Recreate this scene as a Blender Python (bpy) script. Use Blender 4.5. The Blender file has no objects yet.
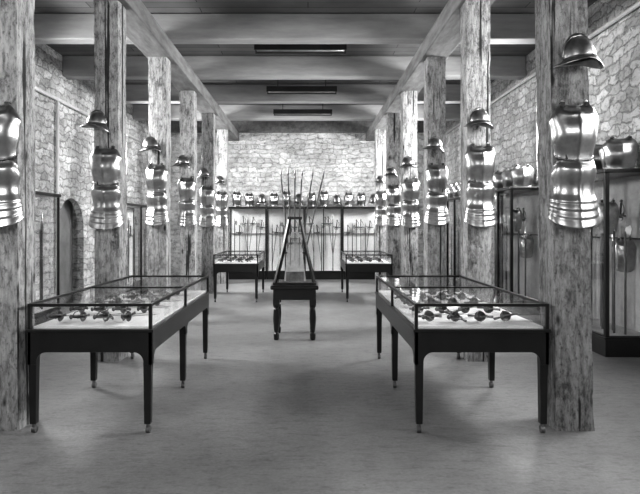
import bpy, math, random, bmesh
from mathutils import Vector, Matrix, noise
random.seed(7)
S=bpy.context.scene
COL=S.collection

# ------------------------------------------------------------------ materials
def mat_new(name):
    m=bpy.data.materials.new(name); m.use_nodes=True
    nt=m.node_tree; nt.nodes.clear()
    out=nt.nodes.new('ShaderNodeOutputMaterial')
    b=nt.nodes.new('ShaderNodeBsdfPrincipled')
    nt.links.new(b.outputs[0],out.inputs[0])
    return m,nt,b,out
def N(nt,t,**kw):
    n=nt.nodes.new(t)
    for k,v in kw.items():
        if k in n.inputs: n.inputs[k].default_value=v
        else: setattr(n,k,v)
    return n
def ramp(nt,fac,stops):
    r=nt.nodes.new('ShaderNodeValToRGB')
    e=r.color_ramp.elements
    while len(e)<len(stops): e.new(0.5)
    for i,(p,c) in enumerate(stops):
        e[i].position=p; e[i].color=(c,c,c,1)
    nt.links.new(fac,r.inputs[0]); return r
def coords(nt,scale):
    tc=nt.nodes.new('ShaderNodeTexCoord'); mp=nt.nodes.new('ShaderNodeMapping')
    mp.inputs['Scale'].default_value=scale
    nt.links.new(tc.outputs['Object'],mp.inputs[0]); return mp.outputs[0]
def mul(nt,a,b,f=1.0,mode='MULTIPLY'):
    m=nt.nodes.new('ShaderNodeMix'); m.data_type='RGBA'; m.blend_type=mode
    m.inputs[0].default_value=f
    nt.links.new(a,m.inputs[6]); nt.links.new(b,m.inputs[7]); return m.outputs[2]
def bump(nt,b,h,strength,dist):
    n=nt.nodes.new('ShaderNodeBump'); n.inputs['Strength'].default_value=strength
    n.inputs['Distance'].default_value=dist
    nt.links.new(h,n.inputs['Height']); nt.links.new(n.outputs[0],b.inputs['Normal'])

def stone(name,lo,hi,mortar):
    m,nt,b,o=mat_new(name)
    tc=nt.nodes.new('ShaderNodeTexCoord'); sp=nt.nodes.new('ShaderNodeSeparateXYZ'); nt.links.new(tc.outputs['Object'],sp.inputs[0])
    ad=N(nt,'ShaderNodeMath',operation='ADD'); nt.links.new(sp.outputs[0],ad.inputs[0]); nt.links.new(sp.outputs[1],ad.inputs[1])
    cb=nt.nodes.new('ShaderNodeCombineXYZ'); nt.links.new(ad.outputs[0],cb.inputs[0]); nt.links.new(sp.outputs[2],cb.inputs[1])
    def dist(vec,scale,amp,det):
        nz=N(nt,'ShaderNodeTexNoise',Scale=scale,Detail=det,Roughness=.6); nt.links.new(vec,nz.inputs['Vector'])
        sb=nt.nodes.new('ShaderNodeVectorMath'); sb.operation='SUBTRACT'; sb.inputs[1].default_value=(.5,.5,.5); nt.links.new(nz.outputs['Color'],sb.inputs[0])
        a=nt.nodes.new('ShaderNodeVectorMath'); a.operation='MULTIPLY_ADD'; a.inputs[1].default_value=amp
        nt.links.new(sb.outputs[0],a.inputs[0]); nt.links.new(vec,a.inputs[2]); return a.outputs[0]
    v1=dist(cb.outputs[0],2.2,(.5,.3,0),3.0); v2=dist(v1,8.0,(.2,.14,0),6.0)
    br=N(nt,'ShaderNodeTexBrick',Scale=1.0); br.inputs['Color1'].default_value=(lo,lo,lo,1); br.inputs['Color2'].default_value=(hi,hi,hi,1)
    br.inputs['Mortar'].default_value=(mortar,)*3+(1,); br.inputs['Brick Width'].default_value=.28; br.inputs['Row Height'].default_value=.14
    br.inputs['Mortar Size'].default_value=.016; br.inputs['Mortar Smooth'].default_value=1.0
    br.offset=.43; br.squash=.7; br.squash_frequency=3
    nt.links.new(v2,br.inputs['Vector'])
    c=coords(nt,(5,5,8))
    n2=N(nt,'ShaderNodeTexNoise',Scale=1.8,Detail=12.0,Roughness=.78); nt.links.new(c,n2.inputs['Vector'])
    g=ramp(nt,n2.outputs[0],[(0.38,.3),(0.48,.85),(.58,1.0)])
    n3=N(nt,'ShaderNodeTexNoise',Scale=.3,Detail=4.0); nt.links.new(c,n3.inputs['Vector'])
    g3=ramp(nt,n3.outputs[0],[(0.35,.7),(0.6,1.0)])
    x=mul(nt,br.outputs[0],g.outputs[0],.85); x=mul(nt,x,g3.outputs[0])
    nt.links.new(x,b.inputs['Base Color']); b.inputs['Roughness'].default_value=.95
    inv=N(nt,'ShaderNodeMath',operation='SUBTRACT'); inv.inputs[0].default_value=1.0; nt.links.new(br.outputs['Fac'],inv.inputs[1])
    hx=mul(nt,inv.outputs[0],n2.outputs[0],.9)
    bump(nt,b,hx,.8,.045)
    return m
def wood_rough(name,lo,hi):
    m,nt,b,o=mat_new(name)
    tcx=nt.nodes.new('ShaderNodeTexCoord'); oi=nt.nodes.new('ShaderNodeObjectInfo')
    def cc(scale):
        a=nt.nodes.new('ShaderNodeVectorMath'); a.operation='MULTIPLY_ADD'
        a.inputs[0].default_value=(0,0,0)
        nt.links.new(tcx.outputs['Object'],a.inputs[0]); a.inputs[1].default_value=scale
        s2=nt.nodes.new('ShaderNodeVectorMath'); s2.operation='SCALE'; s2.inputs[0].default_value=(.7,.3,1.0)
        nt.links.new(oi.outputs['Location'],s2.inputs[0]); s2.inputs['Scale'].default_value=3.1
        nt.links.new(s2.outputs[0],a.inputs[2]); return a.outputs[0]
    n=N(nt,'ShaderNodeTexNoise',Scale=2.0,Detail=14.0,Roughness=.78,Distortion=.25); nt.links.new(cc((16,16,3.0)),n.inputs['Vector'])
    r=ramp(nt,n.outputs[0],[(0.34,lo),(0.5,(lo+hi)*.6),(0.66,hi)])
    n2=N(nt,'ShaderNodeTexNoise',Scale=1.6,Detail=12.0,Roughness=.78); nt.links.new(cc((3.5,3.5,1.8)),n2.inputs['Vector'])
    r2=ramp(nt,n2.outputs[0],[(0.38,.3),(0.47,.8),(0.56,1.0)])
    n3=N(nt,'ShaderNodeTexNoise',Scale=1.0,Detail=4.0,Roughness=.4); nt.links.new(cc((16,16,.5)),n3.inputs['Vector'])
    r3=ramp(nt,n3.outputs[0],[(0.33,.08),(0.36,1.0)])
    n5=N(nt,'ShaderNodeTexNoise',Scale=1.0,Detail=8.0,Roughness=.7); nt.links.new(cc((30,30,18)),n5.inputs['Vector'])
    r5=ramp(nt,n5.outputs[0],[(0.36,.45),(0.46,1.0)])
    v=N(nt,'ShaderNodeTexVoronoi',feature='F1',Scale=.8); nt.links.new(cc((7,7,2.6)),v.inputs['Vector'])
    r4=ramp(nt,v.outputs['Distance'],[(0.05,.12),(0.13,1.0)])
    x=mul(nt,r.outputs[0],r2.outputs[0]); x=mul(nt,x,r3.outputs[0]); x=mul(nt,x,r4.outputs[0]); x=mul(nt,x,r5.outputs[0])
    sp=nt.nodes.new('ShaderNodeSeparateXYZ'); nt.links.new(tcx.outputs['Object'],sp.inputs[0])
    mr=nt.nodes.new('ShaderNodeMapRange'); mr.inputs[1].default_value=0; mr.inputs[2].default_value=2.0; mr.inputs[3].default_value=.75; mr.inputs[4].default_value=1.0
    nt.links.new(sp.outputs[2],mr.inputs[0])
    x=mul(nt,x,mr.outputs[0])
    nt.links.new(x,b.inputs['Base Color']); b.inputs['Roughness'].default_value=.8
    bump(nt,b,x,.7,.025)
    return m
def noisy(name,lo,hi,scale=(3,3,3),rough=.8,bmp=.1,metal=0,detail=8,spec=.5):
    m,nt,b,o=mat_new(name)
    c=coords(nt,scale)
    n=N(nt,'ShaderNodeTexNoise',Scale=1.0,Detail=float(detail),Roughness=.65); nt.links.new(c,n.inputs['Vector'])
    r=ramp(nt,n.outputs[0],[(0.32,lo),(0.68,hi)])
    nt.links.new(r.outputs[0],b.inputs['Base Color'])
    b.inputs['Roughness'].default_value=rough; b.inputs['Metallic'].default_value=metal
    b.inputs['Specular IOR Level'].default_value=spec
    if bmp: bump(nt,b,n.outputs[0],bmp,.02)
    return m
M={}
M['stone']=stone('rubble_stone',.58,.9,.45)
M['stone_back']=stone('whitewashed_stone',.74,.93,.62)
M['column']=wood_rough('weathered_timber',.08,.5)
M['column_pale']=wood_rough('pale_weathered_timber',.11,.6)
M['beam']=noisy('limewashed_beam_timber',.28,.42,(1.0,6,6),.85,.2)
M['beam_long']=noisy('worn_long_beam_timber',.11,.24,(9,2.0,9),.8,.3)
M['black']=noisy('ebonised_wood',.004,.012,(6,6,6),.3,0)
M['castor']=noisy('castor_brass',.1,.25,(9,9,9),.4,0,.9)
M['deck']=noisy('white_lining_cloth',.76,.86,(20,20,20),.95,.1)
M['deck_tall']=noisy('bright_cabinet_lining',.86,.94,(20,20,20),.95,.05)
M['panel']=noisy('grey_lining_cloth',.3,.45,(4,4,4),.9,.1)
M['steel']=noisy('worn_plate_steel',.24,.5,(6,6,6),.31,.1,1.0)
M['steel_helm']=noisy('russet_plate_steel',.18,.4,(8,8,8),.34,.08,1.0)
M['steel_dark']=noisy('dark_steel',.1,.28,(9,9,9),.3,0,.85)
M['blade']=noisy('blade_steel',.28,.42,(9,9,9),.35,0,.7)
M['blade_dark']=noisy('browned_blade_steel',.08,.16,(9,9,9),.4,0,.7)
M['leather']=noisy('dark_leather',.015,.04,(20,20,20),.6,0)
M['shaft']=noisy('ash_shaft_wood',.06,.14,(20,20,2),.6,0)
M['fixture']=noisy('dark_enamel',.015,.03,(5,5,5),.4,0)
M['pipe']=noisy('grey_pipe',.6,.75,(5,5,5),.5,0)
M['tube']=noisy('unlit_glass_tube',.2,.3,(5,5,5),.2,0)
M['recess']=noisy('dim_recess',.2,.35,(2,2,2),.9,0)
M['print']=noisy('pale_print',.45,.75,(14,14,14),.6,0)
m,nt,b,o=mat_new('dusky_boards')
c=coords(nt,(1,1,1))
br=N(nt,'ShaderNodeTexBrick',Scale=1.0); br.inputs['Color1'].default_value=(.13,.13,.13,1); br.inputs['Color2'].default_value=(.18,.18,.18,1); br.inputs['Mortar'].default_value=(.03,.03,.03,1)
br.inputs['Brick Width'].default_value=3.1; br.inputs['Row Height'].default_value=.2; br.inputs['Mortar Size'].default_value=.006
nt.links.new(c,br.inputs['Vector'])
n=N(nt,'ShaderNodeTexNoise',Scale=2.0,Detail=8.0); nt.links.new(c,n.inputs['Vector'])
r=ramp(nt,n.outputs[0],[(.3,.7),(.65,1.0)])
nt.links.new(mul(nt,br.outputs[0],r.outputs[0]),b.inputs['Base Color']); b.inputs['Roughness'].default_value=.9
M['ceiling']=m
m,nt,b,o=mat_new('worn_concrete')
c=coords(nt,(1,1,1))
n1=N(nt,'ShaderNodeTexNoise',Scale=.9,Detail=10.0,Roughness=.68); nt.links.new(c,n1.inputs['Vector'])
n2=N(nt,'ShaderNodeTexNoise',Scale=40.0,Detail=6.0,Roughness=.7); nt.links.new(c,n2.inputs['Vector'])
cs=coords(nt,(2.2,6,1)); n3=N(nt,'ShaderNodeTexNoise',Scale=3.0,Detail=12.0,Roughness=.82); nt.links.new(cs,n3.inputs['Vector'])
v=N(nt,'ShaderNodeTexVoronoi',feature='F1',Scale=3.4); nt.links.new(c,v.inputs['Vector'])
r1=ramp(nt,n1.outputs[0],[(.36,.2),(.62,.27)]); r2=ramp(nt,n2.outputs[0],[(.3,.75),(.6,1.0)])
r3=ramp(nt,n3.outputs[0],[(.4,.7),(.5,1.0)]); r4=ramp(nt,v.outputs['Distance'],[(0.015,.3),(0.035,1.0)])
x=mul(nt,r1.outputs[0],r2.outputs[0]); x=mul(nt,x,r3.outputs[0]); x=mul(nt,x,r4.outputs[0])
nt.links.new(x,b.inputs['Base Color']); b.inputs['Roughness'].default_value=.4; b.inputs['Specular IOR Level'].default_value=.5
bump(nt,b,n3.outputs[0],.2,.02)
M['floor']=m
m,nt,b,o=mat_new('case_glass'); nt.nodes.remove(b)
tr=N(nt,'ShaderNodeBsdfTransparent'); tr.inputs[0].default_value=(.985,.985,.985,1)
gl=N(nt,'ShaderNodeBsdfGlossy',Roughness=.02); lwt=N(nt,'ShaderNodeLayerWeight',Blend=.5)
pw=N(nt,'ShaderNodeMath',operation='POWER'); pw.inputs[1].default_value=5.0
ma=N(nt,'ShaderNodeMath',operation='MULTIPLY_ADD'); ma.inputs[1].default_value=.6; ma.inputs[2].default_value=.045
nt.links.new(lwt.outputs['Facing'],pw.inputs[0]); nt.links.new(pw.outputs[0],ma.inputs[0])
mx=nt.nodes.new('ShaderNodeMixShader')
nt.links.new(ma.outputs[0],mx.inputs[0]); nt.links.new(tr.outputs[0],mx.inputs[1]); nt.links.new(gl.outputs[0],mx.inputs[2]); nt.links.new(mx.outputs[0],o.inputs[0])
M['glass']=m
m,nt,b,o=mat_new('added_glow_pane')  # glowing pane for the added side windows
b.inputs['Base Color'].default_value=(.8,.8,.8,1); b.inputs['Emission Color'].default_value=(1,1,1,1); b.inputs['Emission Strength'].default_value=1.0
M['pane']=m

# ------------------------------------------------------------------ mesh helpers
class MB:
    def __init__(s): s.v=[]; s.f=[]
    def box(s,x0,x1,y0,y1,z0,z1,mtx=None):
        b=len(s.v)
        P=[(x0,y0,z0),(x1,y0,z0),(x1,y1,z0),(x0,y1,z0),(x0,y0,z1),(x1,y0,z1),(x1,y1,z1),(x0,y1,z1)]
        if mtx: P=[tuple(mtx@Vector(p)) for p in P]
        s.v+=P
        s.f+=[tuple(b+i for i in q) for q in [(0,3,2,1),(4,5,6,7),(0,1,5,4),(1,2,6,5),(2,3,7,6),(3,0,4,7)]]
        return s
    def tube(s,pts,r,n=8,closed=False):
        pts=[Vector(p) for p in pts]; b=len(s.v); k=len(pts)
        for i,p in enumerate(pts):
            if closed: t=pts[(i+1)%k]-pts[i-1]
            else: t=pts[min(i+1,k-1)]-pts[max(i-1,0)]
            t.normalize(); up=Vector((0,0,1)) if abs(t.z)<.9 else Vector((1,0,0))
            a=t.cross(up).normalized(); c=t.cross(a)
            rr=r[i] if isinstance(r,(list,tuple)) else r
            for j in range(n):
                q=2*math.pi*j/n; s.v.append(tuple(p+a*math.cos(q)*rr+c*math.sin(q)*rr))
        for i in range(k if closed else k-1):
            i2=(i+1)%k
            for j in range(n):
                j2=(j+1)%n; s.f.append((b+i*n+j,b+i*n+j2,b+i2*n+j2,b+i2*n+j))
        if not closed:
            s.f.append(tuple(b+j for j in reversed(range(n)))); s.f.append(tuple(b+(k-1)*n+j for j in range(n)))
        return s
    def lathe(s,prof,n=20,c=(0,0,0),sx=1,sy=1,axis='z'):
        b=len(s.v)
        for (r,z) in prof:
            for j in range(n):
                q=2*math.pi*j/n
                if axis=='z': s.v.append((c[0]+r*sx*math.cos(q),c[1]+r*sy*math.sin(q),c[2]+z))
                else: s.v.append((c[0]+r*sx*math.cos(q),c[1]+z,c[2]+r*sy*math.sin(q)))
        for i in range(len(prof)-1):
            for j in range(n):
                j2=(j+1)%n; s.f.append((b+i*n+j,b+i*n+j2,b+(i+1)*n+j2,b+(i+1)*n+j))
        s.f.append(tuple(b+j for j in reversed(range(n)))); s.f.append(tuple(b+(len(prof)-1)*n+j for j in range(n)))
        return s
    def prism(s,poly,y0,y1,axis='y'):
        b=len(s.v);k=len(poly)
        for y in (y0,y1):
            for (a,z) in poly: s.v.append((a,y,z) if axis=='y' else (y,a,z))
        s.f.append(tuple(b+i for i in range(k))); s.f.append(tuple(b+k+i for i in reversed(range(k))))
        for i in range(k):
            j=(i+1)%k; s.f.append((b+i,b+k+i,b+k+j,b+j))
        return s
    def grid(s,fn,nu,nv):
        b=len(s.v)
        for j in range(nv+1):
            for i in range(nu+1): s.v.append(fn(i/nu,j/nv))
        for j in range(nv):
            for i in range(nu):
                a=b+j*(nu+1)+i; s.f.append((a,a+1,a+nu+2,a+nu+1))
        return s
    def obj(s,name,mat,smooth=False,bevel=0,solid=0,parent=None,loc=None):
        me=bpy.data.meshes.new(name); me.from_pydata(s.v,[],s.f); me.update()
        bm=bmesh.new(); bm.from_mesh(me); bmesh.ops.recalc_face_normals(bm,faces=bm.faces); bm.to_mesh(me); bm.free()
        me.materials.append(M[mat])
        if smooth:
            for p in me.polygons: p.use_smooth=True
        o=bpy.data.objects.new(name,me); COL.objects.link(o)
        if solid:
            q=o.modifiers.new('solid','SOLIDIFY'); q.thickness=solid; q.offset=0
        if bevel:
            q=o.modifiers.new('bevel','BEVEL'); q.width=bevel; q.segments=2; q.limit_method='ANGLE'
        if parent: o.parent=parent
        if loc: o.location=loc
        return o
def meta(o,label,cat,group=None):
    o['label']=label; o['category']=cat
    if group: o['group']=group
    return o
def root(name,label,cat,loc=(0,0,0),group=None):
    o=bpy.data.objects.new(name,None); COL.objects.link(o); o.location=loc; o.empty_display_size=.1
    return meta(o,label,cat,group)
def dup(o,loc=None,rot=None,label=None,scale=None,parent=None):
    c=o.copy(); COL.objects.link(c)
    if parent is not None: c.parent=parent
    if loc is not None: c.location=loc
    if rot is not None: c.rotation_euler=rot
    if scale is not None: c.scale=(scale,)*3 if not isinstance(scale,tuple) else scale
    if label: c['label']=label
    for ch in list(o.children): dup(ch,parent=c)
    return c
def struct(o): o['kind']='structure'; return o

# ------------------------------------------------------------------ room
XL,XR,YB,ZC,Y0=-4.5,4.0,16.5,4.62,-3.0
struct(MB().box(XL-.3,XR+.3,Y0,YB+.3,-.2,0).obj('floor','floor'))
struct(MB().box(XL-.3,XR+.3,Y0,YB+.3,ZC,ZC+.2).obj('ceiling','ceiling'))
struct(MB().box(XL,XR,YB,YB+.3,0,ZC).obj('wall_back','stone_back'))
def side_wall(name,x0,x1,holes):
    mb=MB(); y=Y0
    for (a,bb,z0,z1) in sorted(holes):
        mb.box(x0,x1,y,a,0,ZC)
        if z0>0: mb.box(x0,x1,a,bb,0,z0)
        mb.box(x0,x1,a,bb,z1,ZC); y=bb
    mb.box(x0,x1,y,YB,0,ZC)
    return struct(mb.obj(name,'stone'))
LW=[(1.0,3.2,1.4,3.7),(6.8,8.1,2.3,3.8),(12.4,13.9,2.3,3.8)]  # unseen window openings, added to light the hall from both sides
RW=[(1.0,3.2,1.4,3.7),(4.3,5.8,2.2,3.8),(8.5,9.8,2.3,3.8),(12.6,14.2,2.3,3.8)]
side_wall('wall_left',XL-.3,XL,LW+[(10.0,11.3,0,2.1)])
side_wall('wall_right',XR,XR+.3,RW)
k=1
for side,ws in ((-1,LW),(1,RW)):
    X=XL-.26 if side<0 else XR+.26
    for (a,bb,z0,z1) in ws:
        p=MB().box(X-.01,X+.01,a,bb,z0,z1).obj('added_window_%d'%k,'pane'); struct(p)
        f=MB(); xs=X-side*.04
        for i in range(5):
            yy=a+(bb-a)*i/4; f.box(xs-.02,xs+.02,yy-.02,yy+.02,z0,z1)
        for i in range(4):
            zz=z0+(z1-z0)*i/3; f.box(xs-.02,xs+.02,a,bb,zz-.02,zz+.02)
        f.obj('added_glazing_bars','fixture',parent=p)
        L=bpy.data.lights.new('added_daylight','AREA'); L.shape='RECTANGLE'; L.size=(z1-z0)*.95; L.size_y=(bb-a)*.95  # fill light added in each opening to brighten walls and rear
        L.energy=(14 if a<4 else 85 if a<6 else (165 if side>0 else 135) if a<11 else 175)*(bb-a)*(z1-z0)
        L.spread=math.radians(135)
        lo=bpy.data.objects.new('added_daylight',L); COL.objects.link(lo)
        lo.location=(X-side*.09,(a+bb)/2,(z0+z1)/2)
        lo.rotation_euler=(0,math.radians(-76 if side<0 else 76),0)
        k+=1
arc=[(10.65+.58*math.cos(t),1.45+.58*math.sin(t)) for t in [math.pi*i/14 for i in range(15)]]
ring=[(10.0,0),(10.07,0)]+list(reversed(arc))+[(11.23,0),(11.3,0),(11.3,2.1),(10.0,2.1)]
struct(MB().prism(ring,XL-.12,XL,'x').obj('trim_1','stone'))
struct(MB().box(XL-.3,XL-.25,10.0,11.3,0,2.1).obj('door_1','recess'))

# ------------------------------------------------------------------ timber structure
CW=.27
colY=[4.24]+[4.27+2.07*i for i in range(1,6)]
def column(x,y,w,seed,mat,lean=0.0,label=''):
    mb=MB(); n=4; H=4.0; nz=80
    ring=[]
    for i in range(n): ring.append((-1+2*i/n,-1))
    for i in range(n): ring.append((1,-1+2*i/n))
    for i in range(n): ring.append((1-2*i/n,1))
    for i in range(n): ring.append((-1,1-2*i/n))
    for j in range(nz+1):
        z=H*j/nz
        for (a,b2) in ring:
            cc=.965 if abs(a)==1 and abs(b2)==1 else 1
            px,py=a*w/2*cc,b2*w/2*cc
            corner=1.8 if abs(a)==1 and abs(b2)==1 else .6
            d=noise.noise(Vector((px*4+seed*9,py*4,z*.8)))*.012+min(0,noise.noise(Vector((px*20+seed,py*20,z*6))))*.016*corner
            wid=1+d*4.0
            if z<.22: wid*=1.04
            mb.v.append((px*wid+lean*(z-1.5),py*wid,z))
    L=len(ring)
    for j in range(nz):
        for i in range(L):
            i2=(i+1)%L; mb.f.append((j*L+i,j*L+i2,(j+1)*L+i2,(j+1)*L+i))
    mb.f.append(tuple(reversed(range(L)))); mb.f.append(tuple(nz*L+i for i in range(L)))
    o=mb.obj('timber_column',mat,loc=(x,y,0))
    return meta(o,label,'column','timber columns')
def colx(s,i):
    if s<0: return -2.265 if i==0 else -2.23
    return 1.935 if i==0 else 1.9
lab=['weathered square timber column hung with armour beside a display case','rough square timber post with breastplate and helmet on its front','pale split timber column carrying a long ceiling beam']
for s in (-1,1):
    for i,y in enumerate(colY):
        column(colx(s,i),y,CW+.01,i*3+s,'column' if (s>0 and i%2==0) else 'column_pale',lean=(-.014 if (s>0 and i==0) else random.uniform(-.006,.006)),label=lab[min(i,2)])
for x in (-2.21,1.89):
    o=MB().box(x-.19,x+.19,Y0,YB-.01,4.0,4.24).obj('ceiling_beam','beam_long',bevel=.015)
    meta(o,'long worn timber beam running over the column tops','beam','long ceiling beams')
for y in [8.2+2.05*i for i in range(-5,4)]:
    o=MB().box(XL+.01,XR-.01,y,y+.26,4.242,4.615).obj('ceiling_joist','beam',bevel=.015)
    meta(o,'heavy pale crossbeam under the boarded ceiling','beam','ceiling crossbeams')
o=MB().box(XL+.01,XR-.01,16.3,16.48,4.242,4.615).obj('ceiling_joist','beam_long',bevel=.015)
meta(o,'dark crossbeam against the rear stone wall','beam','ceiling crossbeams')

def lamp(y,x):
    r=root('ceiling_lamp','long dark enamelled strip lamp hanging under the ceiling','lamp',(x,y,4.31),'strip lamps')
    MB().prism([(-.12,-.03),(-.09,.09),(.09,.09),(.12,-.03),(.105,-.03),(.08,.07),(-.08,.07),(-.105,-.03)],-.73,.73,'x').obj('reflector','fixture',parent=r)
    MB().tube([(-.7,0,.0),(.7,0,.0)],.022).obj('lamp_tube','tube',True,parent=r)
    for q in (-.5,.5):
        MB().tube([(q,0,.07),(q,0,.31)],.008).obj('hanger','fixture',parent=r)
for y,x in ((8.95,-.12),(11.7,-.13),(14.0,-.13)): lamp(y,x)

r=root('wall_pipe','grey conduit pipe fixed along the stone wall','pipe',(XL+.05,9.2,3.75))
MB().tube([(0,-5,0),(0,7,0)],.035).obj('long_pipe','pipe',True,parent=r)
MB().tube([(0,.75,0),(0,.75,-3.75)],.03).obj('drop_pipe','pipe',True,parent=r)
r=root('wall_pipe','grey conduit pipe fixed high on the stone wall','pipe',(XR-.05,9.2,4.15))
MB().tube([(0,-4,0),(0,7,0)],.03).obj('long_pipe','pipe',True,parent=r)

# ------------------------------------------------------------------ armour
def interp(tab,v):
    for (a,p),(b2,q) in zip(tab,tab[1:]):
        if v<=b2:
            t=(v-a)/(b2-a); t=t*t*(3-2*t); return p+(q-p)*t
    return tab[-1][1]
def plate_fn(W,D,H,neck,sag,lames=0,nw=.42):
    def fn(u,v):
        a=(u*2-1); w=interp(W,v); d=interp(D,v)
        if lames and v<.42:
            q=(v/.42*lames)%1.0; w+=.005*(1-q); d+=.009*(1-q)
        ang=a*math.pi*.5
        x=w*math.sin(ang); y=-d*max(0,math.cos(ang))**.85-.014*math.exp(-(a/.12)**2)*(1 if v<.8 else max(.1,1-(v-.8)*4))
        z=H*v-neck*math.exp(-(a/nw)**4)*max(0,(v-.5)/.5)**1.3-sag*math.cos(a*math.pi/2)*(1-v)**3
        z-=.10*max(0,abs(a)-.6)*max(0,v-.5)*3
        return (x,y,z)
    return fn
def plate(name,fn,label,cat,group,edges=(0,1),er=.005):
    o=MB().grid(fn,36,60).obj(name,'steel',True,solid=.006)
    meta(o,label,cat,group)
    for v in edges:
        p=[fn(i/36,v) for i in range(37)]
        MB().tube(p,er,6).obj('rolled_edge','steel_helm',True,parent=o)
    return o
GB='breastplates on the columns'
fB=plate_fn([(0,.134),(.35,.156),(.66,.17),(.82,.15),(1,.1)],[(0,.08),(.4,.135),(.72,.11),(1,.035)],.4,.05,.05,0,.5)
fS=plate_fn([(0,.18),(.2,.166),(.52,.14),(.85,.156),(1,.148)],[(0,.115),(.2,.105),(.52,.085),(.85,.11),(1,.085)],.42,.02,.08,4,.55)
breast=plate('breastplate',fB,'worn steel breastplate with rolled neck edge on timber post','armour',GB,edges=(0,1),er=.006)
skirt=plate('waist_armour',fS,'worn steel waist plate with flared layered skirt below a breastplate','armour','waist armour on the columns',edges=(1,),er=.004)
for sx in (-1,1):
    MB().box(sx*.085-.016,sx*.085+.016,-.045,.0,.34,.38).obj('strap','leather',bevel=.004,parent=breast)
for sx in (-1,1):
    MB().box(sx*.07-.014,sx*.07+.014,-.07,-.0,.39,.46).obj('strap','leather',bevel=.004,parent=skirt)
def helmet():
    mb=MB(); n=28; prof=[]
    for i in range(13):
        t=i/12*math.pi/2; prof.append((math.cos(t)*1.0+.0001,math.sin(t)))
    mb.lathe([(r*.098,z*.12) for r,z in prof],n,(0,-.09,.0),1.12,.9)
    sk=mb.obj('helmet','steel_helm',True); meta(sk,'dark steel pot helmet with comb and peaked brim on timber post','helmet','helmets on the columns')
    def brim(u,v):
        t=2*math.pi*u; rr=1+v*(.12+.55*max(0,-math.cos(t))**3+.25*max(0,math.cos(t))**3)
        x=.1098*rr*math.cos(t); y=-.09+.088*(1+v*(.02 if math.sin(t)>0 else .25))*math.sin(t)
        z=-.02*v-.012*v*max(0,-math.cos(t))**2+(-.05*v*max(0,math.cos(t))**2)
        return (x,y,z)
    MB().grid(brim,40,4).obj('brim','steel_helm',True,solid=.005,parent=sk)
    poly=[(.11*math.cos(t)*1.0,.118*math.sin(t)) for t in [math.pi*i/20 for i in range(21)]]
    poly2=[(.11*math.cos(t)*1.06,.138*math.sin(t)) for t in [math.pi*(i+.8)/21.6 for i in range(21)]]
    MB().prism(poly+list(reversed(poly2)),-.094,-.086,'y').obj('comb','steel_helm',True,parent=sk)
    MB().box(-.015,.015,-.05,.0,.03,.06).obj('bracket','steel_dark',parent=sk)
    return sk
helm=helmet()
for s in (-1,1):
    for i,y in enumerate(colY):
        x=colx(s,i); yf=y-CW/2-.014
        zz=random.uniform(-.03,.03) if i else 0
        A=[(breast,(x,yf,2.02+zz)),(skirt,(x,yf,1.56+zz))]
        hx=x+(.0 if (s>0 and i==0) else random.uniform(-.08,-.03))
        if not (s<0 and i==0): A.append((helm,(hx,yf+.005,2.63+zz)))
        for src,loc in A:
            o=dup(src,loc,(0,0,math.radians(random.uniform(-7,7))))
            if src is helm:
                if s>0 and i==0: o.scale=(1.05,1.05,1.3); o.location.z=2.7
                else: o.scale=(.98,1.0,1.15)
                o.rotation_euler=(math.radians(random.uniform(-4,4)),math.radians(random.uniform(-10,4) if i else -8),math.radians(random.uniform(-5,5)))

# ------------------------------------------------------------------ swords
def sword(L=.72):
    mb=MB(); w=.015
    v=[(-w,0,.0),(0,0,.004),(w,0,0),(0,0,-.004)]
    for (yy,f) in ((0,1),(L*.85,.6),(L,.05)):
        for p in v: mb.v.append((p[0]*f,yy,p[2]*f))
    for q in range(2):
        for j in range(4): mb.f.append((q*4+j,q*4+(j+1)%4,(q+1)*4+(j+1)%4,(q+1)*4+j))
    mb.f+= [(3,2,1,0),(8,9,10,11)]
    bl=mb.obj('sword','blade'); meta(bl,'steel sword with dark swept hilt lying in display case','sword','swords in the display cases')
    g=MB(); g.tube([(-.11,0,0),(-.04,.005,0),(.04,.005,0),(.11,0,0)],[.011,.007,.007,.011],8)
    g.tube([(.0,0,.04),(.0,-.05,.045),(.0,-.1,.035),(.0,-.14,0)],.005,6)
    g.tube([(.045,0,0),(.07,-.05,.005),(.055,-.1,.004),(.01,-.14,0)],.006,6)
    g.tube([(-.045,0,0),(-.05,.04,.005),(-.0,.065,.01),(.05,.04,.005),(.045,0,0)],.006,6)
    g.lathe([(.012,.03),(.028,.024),(.038,.006),(.042,-.010),(.039,-.010),(.028,.015),(.012,.02)],18,(0,.0,0),1.15,1,axis='y')
    g.obj('guard','steel_dark',True,parent=bl)
    MB().tube([(0,0,0),(0,-.05,0),(0,-.13,0)],[.010,.014,.010],8).obj('grip','leather',True,parent=bl)
    pm=MB(); pm.lathe([(.001,-.02),(.014,-.014),(.02,0),(.014,.014),(.001,.02)],12,(0,-.15,0)); pm.obj('pommel','steel_dark',True,parent=bl)
    return bl
swd=sword()

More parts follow.
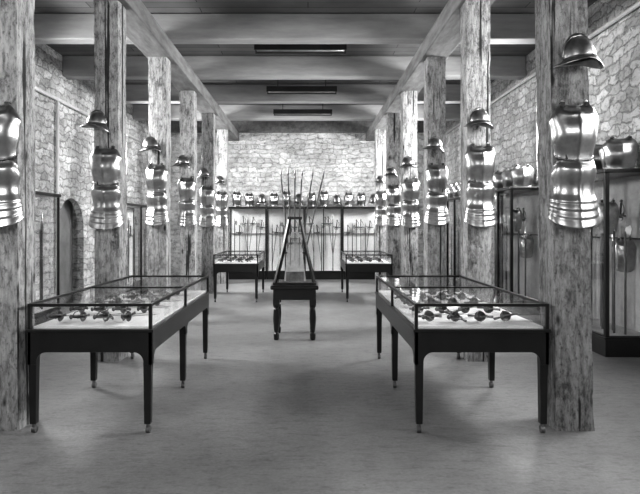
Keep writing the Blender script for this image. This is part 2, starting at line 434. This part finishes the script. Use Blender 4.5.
# ------------------------------------------------------------------ table display cases
def case(x0,x1,y0,L,label,ht=.94,mid=True):
    w=x1-x0; r=root('display_case',label,'display case',(x0,y0,0),'table display cases')
    lw=.062
    ys=[lw/2,L/2,L-lw/2] if mid else [lw/2,L-lw/2]
    for yy in ys:
        for xx in (lw/2+.003,w-lw/2-.003):
            mb=MB()
            h=lw/2*.96; t=.024
            for z,hh in ((.07,t*.95),(.10,t),(.45,h*.92),(.6,h)):
                for (a,c) in ((-1,-1),(1,-1),(1,1),(-1,1)): mb.v.append((xx+a*hh,yy+c*hh,z))
            for q in range(3):
                for j in range(4): mb.f.append((q*4+j,q*4+(j+1)%4,(q+1)*4+(j+1)%4,(q+1)*4+j))
            mb.f+=[(3,2,1,0),(12,13,14,15)]
            lg=mb.obj('leg','black',bevel=.003,parent=r)
            cs=MB().lathe([(.014,.04),(.014,.075)],10,(xx,yy,0)); cs.tube([(xx-.014,yy+.006,.026),(xx+.014,yy+.006,.026)],.026,14)
            cs.obj('castor','castor',parent=lg)
    def arch(a,bb):
        n=8; R=.07; P=[(a,.74),(a,.5)]
        P+=[(a+lw,.5)]+[(a+lw+R-R*math.cos(t),.52+R*math.sin(t)) for t in [math.pi/2*i/n for i in range(n+1)]]
        P+=[(bb-lw-R+R*math.cos(t),.52+R*math.sin(t)) for t in [math.pi/2*(n-i)/n for i in range(n+1)]]+[(bb-lw,.5),(bb,.5),(bb,.74)]
        return P
    ap=MB()
    ap.prism(arch(0,w),0,.025); ap.prism(arch(0,w),L-.025,L)
    for xx in (0,w-.025):
        if mid:
            ap.prism(arch(0,L/2+lw/2),xx,xx+.025,'x'); ap.prism(arch(L/2-lw/2,L),xx+.0005,xx+.0245,'x')
        else: ap.prism(arch(0,L),xx,xx+.025,'x')
    ap.obj('apron','black',bevel=.003,parent=r)
    MB().box(-.012,w+.012,-.012,L+.012,.735,.757).obj('base_moulding','black',bevel=.005,parent=r)
    MB().box(.03,w-.03,.03,L-.03,.757,.772).obj('lined_deck','deck',parent=r)
    fr=MB(); t=.022
    for xx in (0,w-t):
        fr.box(xx,xx+t,0,L,ht-.02,ht)
        for yy in (0,L-t): fr.box(xx,xx+t,yy,yy+t,.757,ht-.019)
        if mid: fr.box(xx,xx+t,L/2-.01,L/2+.01,.757,ht-.019)
    for yy in (0,L-t): fr.box(t-.001,w-t+.001,yy,yy+t,ht-.02,ht)
    if mid: fr.box(t-.001,w-t+.001,L/2-.009,L/2+.009,ht-.018,ht-.002)
    fr.obj('frame','black',parent=r)
    g=[(.02,w-.02,.02,L-.02,ht-.012,ht-.008),(.02,w-.02,.011,.015,.76,ht-.02),(.02,w-.02,L-.015,L-.011,.76,ht-.02),(.011,.015,.02,L-.02,.76,ht-.02),(w-.015,w-.011,.02,L-.02,.76,ht-.02)]
    for q in g: MB().box(*q).obj('glass_pane','glass',parent=r)
    pitch=.4; nr=int((L-.25)/pitch)
    for j in range(nr):
        y=y0+.17+j*pitch
        n=4
        for i in range(n):
            a=-40+random.uniform(-5,5)
            xx=x0+.15+(w-.24)*i/(n-.2)
            room=(x1-.05-xx)/math.sin(math.radians(-a))
            f=min(.62,room/.72)
            dup(swd,(xx,y+.03,.819),(math.radians(-3),random.uniform(-.4,.4),math.radians(a)),scale=(.88,max(f,.3),.95))
case(-2.02,-1.125,4.03,2.33,'black framed glass display case of swords beside timber columns')
case(.77,1.735,4.03,2.33,'black framed glass table case with swords on pale lining')
case(-1.86,-.98,11.0,1.7,'smaller black glass table case near the rear wall cabinets',mid=False)
case(.74,1.66,11.0,1.7,'smaller black glass table case standing by the rear columns',mid=False)

# ------------------------------------------------------------------ tall cabinets
def polearm(Lp,kind,rad=.013,hm='blade'):
    sh=MB().tube([(0,0,0),(0,0,Lp*.9)],rad,8).obj('polearm','shaft',True)
    meta(sh,'tall wooden polearm with steel head standing upright','polearm','polearms')
    hd=MB(); z=Lp*.9
    hd.tube([(0,0,z-.02),(0,0,z+.03),(0,0,z+.06),(0,0,Lp)],[rad*1.2,.008,.015,.001],4)
    if kind: hd.prism([(.005,z-.02),(.07,z-.05),(.09,z+.03),(.07,z+.08),(.005,z+.05)],-.004,.004)
    hd.obj('spearhead',hm,parent=sh)
    return sh
pA=polearm(1.65,0); pB=polearm(1.5,1); pC=polearm(1.56,0,.0095,'blade_dark')
def cabinet(loc,rotz,L,D,H,bays,label,contents=5,ov=.02,back='deck_tall',t=.028,pat=(0,1,2)):
    r=root('tall_cabinet',label,'cabinet',loc,'tall glazed cabinets'); r.rotation_euler=(0,0,rotz)
    MB().box(-L/2,L/2,0,D,0,.2).box(-L/2-ov*.7,L/2+ov*.7,-.015,D,.2,.225).obj('plinth','black',bevel=.005,parent=r)
    MB().box(-L/2-ov,L/2+ov,-.02,D,H-.05,H).obj('cornice','black',bevel=.01,parent=r)
    MB().box(-L/2+.03,L/2-.03,D-.02,D,.225,H-.05).obj('back_panel',back,parent=r)
    MB().box(-L/2+.03,L/2-.03,.03,D-.02,.225,.232).obj('lined_deck',back,parent=r)
    fr=MB()
    for i in range(bays+1):
        x=-L/2+(L-t)*i/bays
        fr.box(x,x+t,0,t,.225,H-.05)
    for x in (-L/2,L/2-t):
        fr.box(x,x+t,D-t-.021,D-.021,.225,H-.05)
        fr.box(x,x+t,t-.001,D-t-.02,.225,.24)
    fr.box(-L/2+t/2,L/2-t/2,0.001,t-.001,.225,.24)
    fr.obj('frame','black',parent=r)
    for i in range(bays):
        a=-L/2+(L-t)*i/bays+t; bb=-L/2+(L-t)*(i+1)/bays
        MB().box(a,bb,.014,.018,.24,H-.05).obj('glass_pane','glass',parent=r)
    for x in (-L/2+.012,L/2-.016):
        MB().box(x,x+.004,t,D-t-.021,.24,H-.05).obj('glass_pane','glass',parent=r)
    mt=Matrix.Translation(loc)@Matrix.Rotation(rotz,4,'Z')
    MB().box(-L/2+.04,L/2-.04,D-.09,D-.05,H*.62,H*.62+.02).obj('rack_rail','black',parent=r)
    n=contents*bays
    for i in range(n):
        u=-L/2+.1+(L-.2)*(i+.5)/n
        kk=pat[(i+int(abs(loc[0])*7))%len(pat)]
        if kk==2:
            p=mt@Vector((u,D*.6,H*.5+random.choice((.55,.45,.3))))
            o=dup(swd,p,(math.radians(-90),random.choice((0,0,.12,-.12)),rotz),label='steel sword hanging point down inside tall cabinet',scale=(1,random.uniform(1.1,1.35),1)); o['group']='swords in the tall cabinets'
        else:
            p=mt@Vector((u,D*(.25+.14*(i%3)),.233))
            dup(pA if kk==0 else pB,p,(0,0,rotz+random.uniform(-.5,.5)),scale=(1,1,random.uniform(.8,1.0)))
    return mt
for i in range(4):
    cabinet((-2.24+1.07*(i+.5),15.72,0),0,1.06,.42,2.04,1 if i in(0,3) else 2,'black framed glazed cabinet of swords against pale stone wall',7 if i in (0,3) else 4,ov=0,t=.026,pat=(2,1,2,2,0))
for i in range(12):
    x=-2.03+i*.355
    if i%3==2:
        o=dup(helm,(x,16.03,2.175),(0,0,random.uniform(-.3,.3)),scale=(1.05,1.1,1.8)); o['group']='helmets on the rear cabinets'; o['label']='steel helmet sitting on top of a tall cabinet'
    else:
        o=dup(breast,(x,15.98,2.10),(0,0,random.uniform(-.15,.15)),scale=(.8,1,random.uniform(.85,1.05))); o['group']='breastplates on the rear cabinets'; o['label']='steel breastplate standing on top of a tall cabinet'
for (ya,yb2) in ((6.4,8.2),(9.4,11.4),(12.4,14.4)):
    L=yb2-ya
    cabinet((3.4,(ya+yb2)/2,0),math.radians(-90),L,.58,2.16,3,'tall black glazed cabinet of polearms along the stone wall',6,back='panel',t=.045)
    n=int(L/.24)
    for i in range(n):
        y=ya+.16+i*.24
        o=dup(breast,(3.66+.08*(i%2),y,2.205),(0,0,math.radians(-18+random.uniform(-10,10))),scale=(1.1,1.05,.88)); o['group']='breastplates on the side cabinets'; o['label']='steel breastplate standing on a tall side cabinet'
    for q,(xx,zz) in enumerate(((3.58,1.45),(3.78,1.0))):
        o=dup(breast,(xx,ya+.3,zz),(0,0,math.radians(random.uniform(-20,20))),scale=(.75,.8,.95),label='steel breastplate hanging inside a tall side cabinet'); o['group']='breastplates inside the side cabinets'
for (ya,yb2) in ((6.9,8.8),(12.0,14.3)):
    L=yb2-ya
    cabinet((-3.9,(ya+yb2)/2,0),math.radians(90),L,.58,2.0,2,'tall black glazed cabinet of weapons against stone wall',7,t=.03)

# ------------------------------------------------------------------ central table & rack
tx,ty=-.177,7.62
r=root('small_table','dark square wooden table with stout turned legs in the aisle','table',(tx,ty,0))
MB().box(-.315,.315,-.315,.315,.665,.72).obj('table_top','black',bevel=.015,parent=r)
MB().box(-.28,.28,-.28,.28,.53,.665).obj('apron','black',bevel=.004,parent=r)
for a in (-1,1):
    for b2 in (-1,1):
        MB().box(a*.24-.042,a*.24+.042,b2*.24-.042,b2*.24+.042,.46,.54).lathe([(.028,0),(.036,.02),(.038,.08),(.024,.1),(.034,.14),(.044,.28),(.036,.4),(.026,.42),(.042,.44),(.042,.47)],16,(a*.24,b2*.24,0)).obj('leg','black',bevel=.003,parent=r)
r=root('weapon_rack','tapering open black rack holding fanned polearms on small table','weapon rack',(tx,ty,.72))
for a in (-1,1):
    for b2 in (-1,1):
        MB().tube([(a*.26,b2*.2,.02),(a*.165,b2*.14,.42),(a*.075,b2*.06,.88)],.024,4).obj('upright','black',parent=r)
MB().box(-.285,.285,-.23,.23,0,.03).obj('base','black',bevel=.005,parent=r)
MB().box(-.1,.1,-.085,.085,.87,.905).obj('cap','black',bevel=.01,parent=r)
MB().box(-.165,.165,.11,.135,.4,.418).obj('cross_rail','black',parent=r)
MB().prism([(-.15,.03),(.15,.03),(.1,.45),(.05,.7),(-.05,.7),(-.1,.45)],.0,.012).obj('backboard','print',parent=r)
MB().prism([(-.12,.03),(.12,.03),(.12,.16),(-.12,.16)],-.03,-.012).obj('picture_panel','steel_dark',parent=r)
for i,dx in enumerate((-.06,0,.06)):
    o=dup(swd,(tx+dx,ty-.03,1.27+(.06 if i==1 else 0)),(math.radians(-90),0,0),label='small steel dagger hung on the pale rack board',scale=(.42,.45,.42)); o['group']='daggers in the rack'
tips=[-.38,-.28,-.18,-.08,.07,.23]
for i,tp in enumerate(tips):
    xb=tx+.02*(i-2.5); dx=tp-xb
    ang=math.atan2(dx,1.52)
    o=dup(pC,(xb,ty+.06+.022*i,.754),(0,ang,0),label='slender wooden polearm fanned out from the black rack')
    o['group']='polearms in the rack'

def rm(o):
    for c2 in list(o.children): rm(c2)
    bpy.data.objects.remove(o)
for o in (breast,skirt,helm,swd,pA,pB,pC): rm(o)

# ------------------------------------------------------------------ light
W=bpy.data.worlds.new('world'); S.world=W; W.use_nodes=True
W.node_tree.nodes['Background'].inputs[0].default_value=(1,1,1,1); W.node_tree.nodes['Background'].inputs[1].default_value=.38
def area(name,loc,rot,sx,sy,e):
    L=bpy.data.lights.new(name,'AREA'); L.shape='RECTANGLE'; L.size=sx; L.size_y=sy; L.energy=e
    o=bpy.data.objects.new(name,L); COL.objects.link(o); o.location=loc; o.rotation_euler=rot; return o
area('front_fill',(-1.0,-1.5,3.4),(math.radians(94),0,0),1.6,.8,125)  # unseen fill light added behind the camera to brighten the front

# ------------------------------------------------------------------ camera
cd=bpy.data.cameras.new('camera'); cam=bpy.data.objects.new('camera',cd); COL.objects.link(cam)
cam.location=(0,0,1.5); cam.rotation_euler=(math.radians(90),0,0)
cd.sensor_width=36; cd.lens=31.5; cd.shift_x=12/640; cd.shift_y=-21/640; cd.clip_end=100
S.camera=cam
S.view_settings.view_transform='Standard'
S.view_settings.look='None'
S.view_settings.exposure=.3
S.view_settings.gamma=.84
